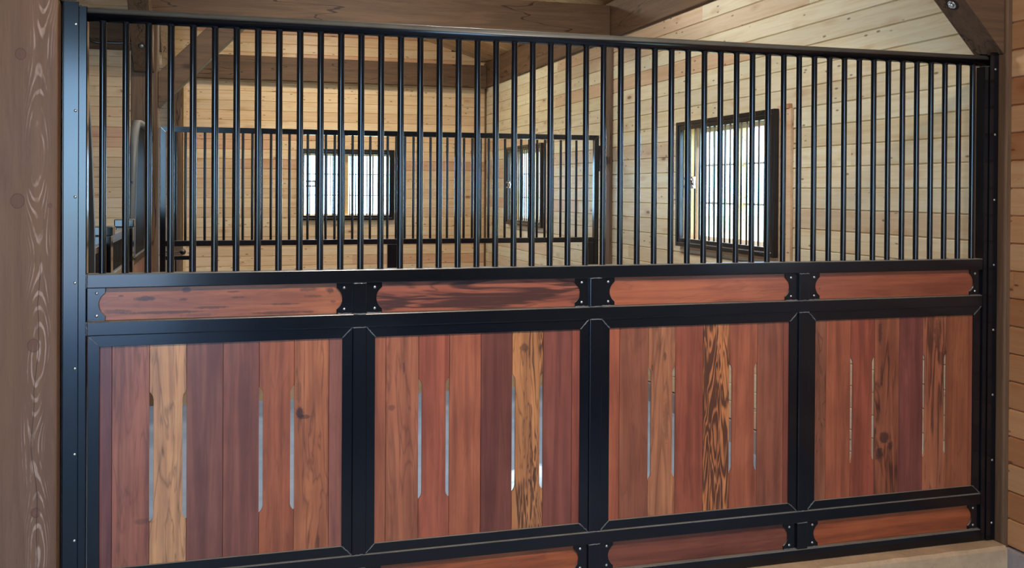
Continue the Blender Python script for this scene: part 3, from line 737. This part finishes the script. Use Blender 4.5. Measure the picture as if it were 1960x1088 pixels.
for (edges, specs) in PL:
    m_ = MB(); g = 0.0006
    for i, (tn, dk) in enumerate(specs):
        x0, x1 = edges[i] + g, edges[i + 1] - g
        par = (dk, rnd.random(), 0.8 if dk > 0.6 else 0.0); col = lin(tn)
        z0, z1 = ZB1 - 0.008, ZT1 + 0.008
        if i in (2, 5): poly = notch_plank(x0, x1, z0, z1)
        else: poly = [(x0, z0), (x1, z0), (x1, z1), (x0, z1)]
        m_.prism([(x, Z(z)) for x, z in poly], 1, -0.010, -0.001, col, par)
    for i in range(1, 8):      # tongues closing the joints, left out along the hand slots
        zs = [(ZB1 - 0.008, SZ0 + 0.002), (SZ1 - 0.002, ZT1 + 0.008)] if i in (2, 3, 5, 6) else [(ZB1 - 0.008, ZT1 + 0.008)]
        for q0, q1 in zs: m_.box(edges[i] - 0.003, edges[i] + 0.003, -0.0035, -0.002, Z(q0), Z(q1), tuple(c * 0.6 for c in lin(specs[i][0])), (0, .5, 0))
    m_.build('plank_panel', M_ex_z, part, 0.0012, 1)
# short boards between the rails, held by scalloped plates
def board(x0, x1, z0, z1, tone, dk, label=None):
    m_ = MB(); m_.box(x0, x1, -0.006, 0.010, Z(z0), Z(z1), lin(tone), (dk, rnd.random(), 0))
    o = m_.build('accent_board', M_ex_x, part, 0.001, 1)
    if label: o['label'] = label
def plate(xe, sgn, z0, z1, w=0.057, name='bracket_plate'):
    """xe = end touching the stile or mullion; scallop bitten out of the far edge"""
    tip = xe + sgn * w; c = (z0 + z1) / 2; hb = 0.0385; sag = 0.0205
    R = (hb * hb + sag * sag) / (2 * sag); cx = tip + sgn * (R - sag); pts = [(xe, z0 + 0.0005), (tip, z0 + 0.0005)]
    a = math.asin(hb / R)
    for i in range(15):
        th = -a + 2 * a * i / 14; pts.append((cx - sgn * R * math.cos(th), c + R * math.sin(th)))
    pts += [(tip, z1 - 0.0005), (xe, z1 - 0.0005)]
    m_ = MB(); m_.prism([(x, Z(z)) for x, z in pts], 1, -0.0135, -0.0065); o = m_.build(name, M_steel, part, 0.0008, 1)
    for zz in (z0 + 0.0175, z1 - 0.0175):
        s_ = MB(); s_.dome((tip - sgn * 0.027, -0.0135, Z(zz)), 0.0055, 0.0035); s_.build('screw', M_screw, o)
    weld_bead((xe + sgn * 0.002, -0.014, Z(z0 + 0.001)), (tip - sgn * 0.002, -0.014, Z(z0 + 0.001)), 10)
UP = (-0.4503, -0.3387); LO = (-1.4808, -1.3712)
ENDS = [(-0.0463, 0.8396), (0.8894, 1.7498), (1.7997, 2.6701), (2.7191, 3.5885)]
UT = [((166, 94, 60), .18, 'orange brown board with scattered dark streaks'), ((142, 74, 54), .66, 'dark red brown board with swirling black figure'), ((164, 88, 58), .22, 'plain orange red board with faint grain'), ((150, 78, 54), .06, 'smooth plain red brown board')]
LT = [((150, 76, 44), .10, None), ((158, 80, 42), .25, 'orange lower board'), ((118, 60, 44), .20, 'dull dark red lower board'), ((158, 78, 42), .12, 'bright orange lower board beside the right post')]
for (a, b), (tn, dk, lb) in zip(ENDS, UT):
    board(a + 0.004, b - 0.004, UP[0] + 0.0006, UP[1] - 0.0006, tn, dk, lb); plate(a, 1, *UP); plate(b, -1, *UP)
for (a, b), (tn, dk, lb) in zip(ENDS, LT):
    board(a + 0.004, b - 0.004, LO[0] + 0.0006, LO[1] - 0.0006, tn, dk, lb); plate(a, 1, *LO); plate(b, -1, *LO)

# ------------------------------------------------------------------ rear partition
rp = thing('stall_partition', 'low black barred stall partition deeper in the barn with a latch at its left end', 'stall partition', (1.75, 4.6, 0.167))
y0, y1 = 4.575, 4.622
m_ = MB(); m_.prism([(-0.105, Z(0.485)), (-0.062, Z(0.440)), (-0.062, Z(-1.53)), (-0.105, Z(-1.53))], 1, y0, y1); m_.build('stile', M_steel, rp, 0.002)
m_ = MB(); m_.prism([(3.585, Z(0.490)), (3.585, Z(-1.53)), (3.542, Z(-1.53)), (3.542, Z(0.446))], 1, y0, y1); m_.build('stile', M_steel, rp, 0.002)
m_ = MB(); m_.prism([(-0.105, Z(0.486)), (3.585, Z(0.491)), (3.542, Z(0.447)), (-0.062, Z(0.441))], 1, y0 + 0.001, y1 - 0.001); m_.build('top_rail', M_steel, rp, 0.002)
m_ = MB(); m_.box(-0.061, 3.541, y0, y1, Z(-0.462), Z(-0.418)); m_.build('rail', M_steel, rp, 0.002)
m_ = MB(); m_.box(-0.061, 3.541, y0, y1, Z(-0.80), Z(-0.750)); m_.build('rail', M_steel, rp, 0.002)
m_ = MB(); m_.box(-0.061, 3.541, y0, y1, Z(-1.53), Z(-1.482)); m_.build('rail', M_steel, rp, 0.002)
m_ = MB(); m_.tube([(0, 4.598, Z(-0.4175)), (0, 4.598, Z(0.443))], 0.0105, 14, False); b0 = m_.build('bar', M_steel, rp); b0.location = (0.011, 0, 0)
for k in range(1, 48):
    d = b0.copy(); S.collection.objects.link(d); d.parent = rp; d.matrix_parent_inverse = b0.matrix_parent_inverse.copy(); d.location = (0.011 + k * 0.0732, 0, 0)
for a, b in ((1.694, 1.780), (3.455, 3.541)):
    m_ = MB(); m_.box(a, b, y0 + 0.002, y1 - 0.002, Z(-0.7495), Z(-0.4625)); m_.build('mullion', M_steel, rp, 0.002)
m_ = MB(); m_.box(1.712, 1.762, y0 + 0.002, y1 - 0.002, Z(-1.4815), Z(-0.8005)); m_.build('mullion', M_steel, rp, 0.002)
for a, b in ((-0.0605, 1.7115), (1.7625, 3.5405)):
    m_ = MB(); n = 14
    for i in range(n):
        x0, x1 = a + (b - a) * i / n, a + (b - a) * (i + 1) / n
        tn = random.choice([(150, 82, 58), (132, 70, 56), (160, 92, 64), (120, 62, 48)]); m_.box(x0 + .0008, x1 - .0008, 4.588, 4.61, Z(-1.4815), Z(-0.8005), lin(tn), (.2, rnd.random(), 0))
    m_.build('plank_panel', M_ex_z, rp)
# latch loop at the left end, hinges at the right
m_ = MB(); m_.box(-0.0605, 0.118, y0 + 0.004, y1 - 0.008, Z(-0.570), Z(-0.538)); m_.box(0.118, 0.130, y0 + 0.002, y1 - 0.006, Z(-0.572), Z(-0.4625)); m_.box(0.008, 0.020, y0 + 0.01, y1 - 0.014, Z(-0.7495), Z(-0.5705))
la = m_.build('latch_bracket', M_steel, rp, 0.002)
m_ = MB(); c = Vector((0.066, 4.585, Z(-0.506))); 
pts = [c + Vector((0, -0.026 * math.cos(math.pi * i / 10), 0)) for i in range(11)]; m_.tube(pts, 0.02, 16, True, rs=[max(0.003, 0.025 * math.sin(math.pi * i / 10)) for i in range(11)])
m_.tube([(-0.0605, 4.585, Z(-0.506)), (0.05, 4.585, Z(-0.506))], 0.005, 8); m_.build('latch_knob', M_steel, la)
for zc in (0.27, -1.1):
    m_ = MB(); m_.box(3.5855, 3.600, y0 + 0.012, y1 - 0.012, Z(zc - 0.10), Z(zc + 0.13)); m_.tube([(3.607, 4.598, Z(zc - 0.05)), (3.607, 4.598, Z(zc + 0.08))], 0.010, 12); m_.box(3.607, 3.667, 4.593, 4.603, Z(zc - 0.035), Z(zc + 0.035)); m_.build('hinge', M_steel, rp)

# ------------------------------------------------------------------ stall front along the left, seen almost edge on
sf = thing('stall_front', 'black stall front along the left with swooping curved grille tops, running away from the viewer', 'stall front', (-0.22, 2.4, 0.0))
X0, X1 = -0.245, -0.195
def curve(yA, yB):
    """yA: end at the cap post, yB: end at the timber post"""
    s = 1 if yB > yA else -1
    P = [(yA, -0.49)]
    P += [(yA + s * 0.02, -0.22), (yA + s * 0.07, 0.0), (yA + s * 0.13, 0.20), (yA + s * 0.21, 0.35), (yA + s * 0.32, 0.435), (yA + s * 0.46, 0.463), (yB, 0.470)]
    return P
def ribbon(mb, P, w):
    """frame member following P in the y-z plane, w thick, square section in x"""
    n = len(P); L = []; Rr = []
    for i, (y, z) in enumerate(P):
        a = Vector(P[max(i - 1, 0)]); b = Vector(P[min(i + 1, n - 1)]); d = (b - a).normalized(); nn = Vector((-d.y, d.x))
        L.append((y + nn.x * w / 2, z + nn.y * w / 2)); Rr.append((y - nn.x * w / 2, z - nn.y * w / 2))
    b0 = len(mb.v)
    for i in range(n):
        for (yy, q) in (L[i], Rr[i]):
            for xx in (X0, X1): mb.v.append((xx, yy, Z(q)))
    for i in range(n - 1):
        a = b0 + i * 4; c = a + 4
        for q in ((a, a + 1, c + 1, c), (a + 2, c + 2, c + 3, a + 3), (a, c, c + 2, a + 2), (a + 1, a + 3, c + 3, c + 1)): mb.face(list(q), (1, 1, 1), (0, 0, 0), True)
    mb.face([b0, b0 + 2, b0 + 3, b0 + 1], (1, 1, 1), (0, 0, 0)); e = b0 + (n - 1) * 4; mb.face([e, e + 1, e + 3, e + 2], (1, 1, 1), (0, 0, 0))
def smooth_curve(P, k=6):
    out = []
    for i in range(len(P) - 1):
        p0 = P[max(i - 1, 0)]; p1 = P[i]; p2 = P[i + 1]; p3 = P[min(i + 2, len(P) - 1)]
        for j in range(k):
            t_ = j / k; q = []
            for a in range(2):
                q.append(0.5 * ((2 * p1[a]) + (-p0[a] + p2[a]) * t_ + (2 * p0[a] - 5 * p1[a] + 4 * p2[a] - p3[a]) * t_ * t_ + (-p0[a] + 3 * p1[a] - 3 * p2[a] + p3[a]) * t_ ** 3))
            out.append(tuple(q))
    out.append(P[-1]); return out
t = NT('grey_steel_edge'); M_edge = steel_mat('worn_satin_steel', (0.05, 0.052, 0.052, 1), 0.42)
for yA, yB in ((3.50, 4.498), (1.42, 0.118)):
    P = smooth_curve(curve(yA, yB)); m_ = MB(); ribbon(m_, P, 0.05); m_.build('curved_frame', M_edge, sf)
    s = 1 if yB > yA else -1
    # bars under the curve
    u = yA + s * 0.06
    while (yB - u) * s > 0.03:
        zt = max([z for (y, z) in P if abs(y - u) < 0.03] or [0.46])
        m_ = MB(); m_.tube([(-0.22, u, Z(-0.4695)), (-0.22, u, Z(zt - 0.026))], 0.010, 10, False); m_.build('bar', M_steel, sf); u += s * 0.0724
for yc in (1.89, 3.08):
    m_ = MB(); m_.box(-0.270, -0.170, yc - 0.05, yc + 0.05, 0, Z(-0.250)); pst = m_.build('gate_post', M_steel, sf, 0.006)
    m_ = MB(); m_.box(-0.2785, -0.1615, yc - 0.0585, yc + 0.0585, Z(-0.2495), Z(-0.200)); m_.build('post_cap', M_steel, pst, 0.006)
# swinging gate between the cap posts
ga, gb = 1.945, 3.025
m_ = MB(); m_.box(X0, X1, ga, gb, Z(-0.305), Z(-0.255)); m_.build('gate_rail', M_edge, sf, 0.004)
for a, b in ((0.118, 1.835), (1.945, 3.025), (3.135, 4.498)):
    m_ = MB(); m_.box(X0, X1, a, b, Z(-0.520), Z(-0.470)); m_.build('rail', M_steel, sf, 0.003)
    m_ = MB(); m_.box(X0, X1, a, b, 0.10, 0.15); m_.build('rail', M_steel, sf, 0.003)
    m_ = MB(); n = int((b - a) / 0.12)
    for i in range(n):
        p0, p1 = a + (b - a) * i / n, a + (b - a) * (i + 1) / n; tn = random.choice([(176, 122, 92), (160, 100, 72), (150, 86, 62)])
        m_.box(-0.231, -0.209, p0 + .0008, p1 - .0008, 0.1505, Z(-0.5205), lin(tn), (.3, rnd.random(), 0))
    m_.build('plank_panel', M_ex_z, sf)
u = ga + 0.05
while u < gb - 0.03:
    m_ = MB(); m_.tube([(-0.22, u, Z(-0.4695)), (-0.22, u, Z(-0.3055))], 0.010, 10, False); m_.build('bar', M_steel, sf); u += 0.0724
for a, b in ((1.445, 1.835), (3.135, 3.475)):
    m_ = MB(); m_.box(X0 + .01, X1 - .01, a, b, Z(-0.325), Z(-0.290)); m_.build('link_rail', M_steel, sf, 0.003)
    u = a + 0.05
    while u < b - 0.02:
        m_ = MB(); m_.tube([(-0.22, u, Z(-0.4695)), (-0.22, u, Z(-0.3255))], 0.010, 10, False); m_.build('bar', M_steel, sf); u += 0.0724
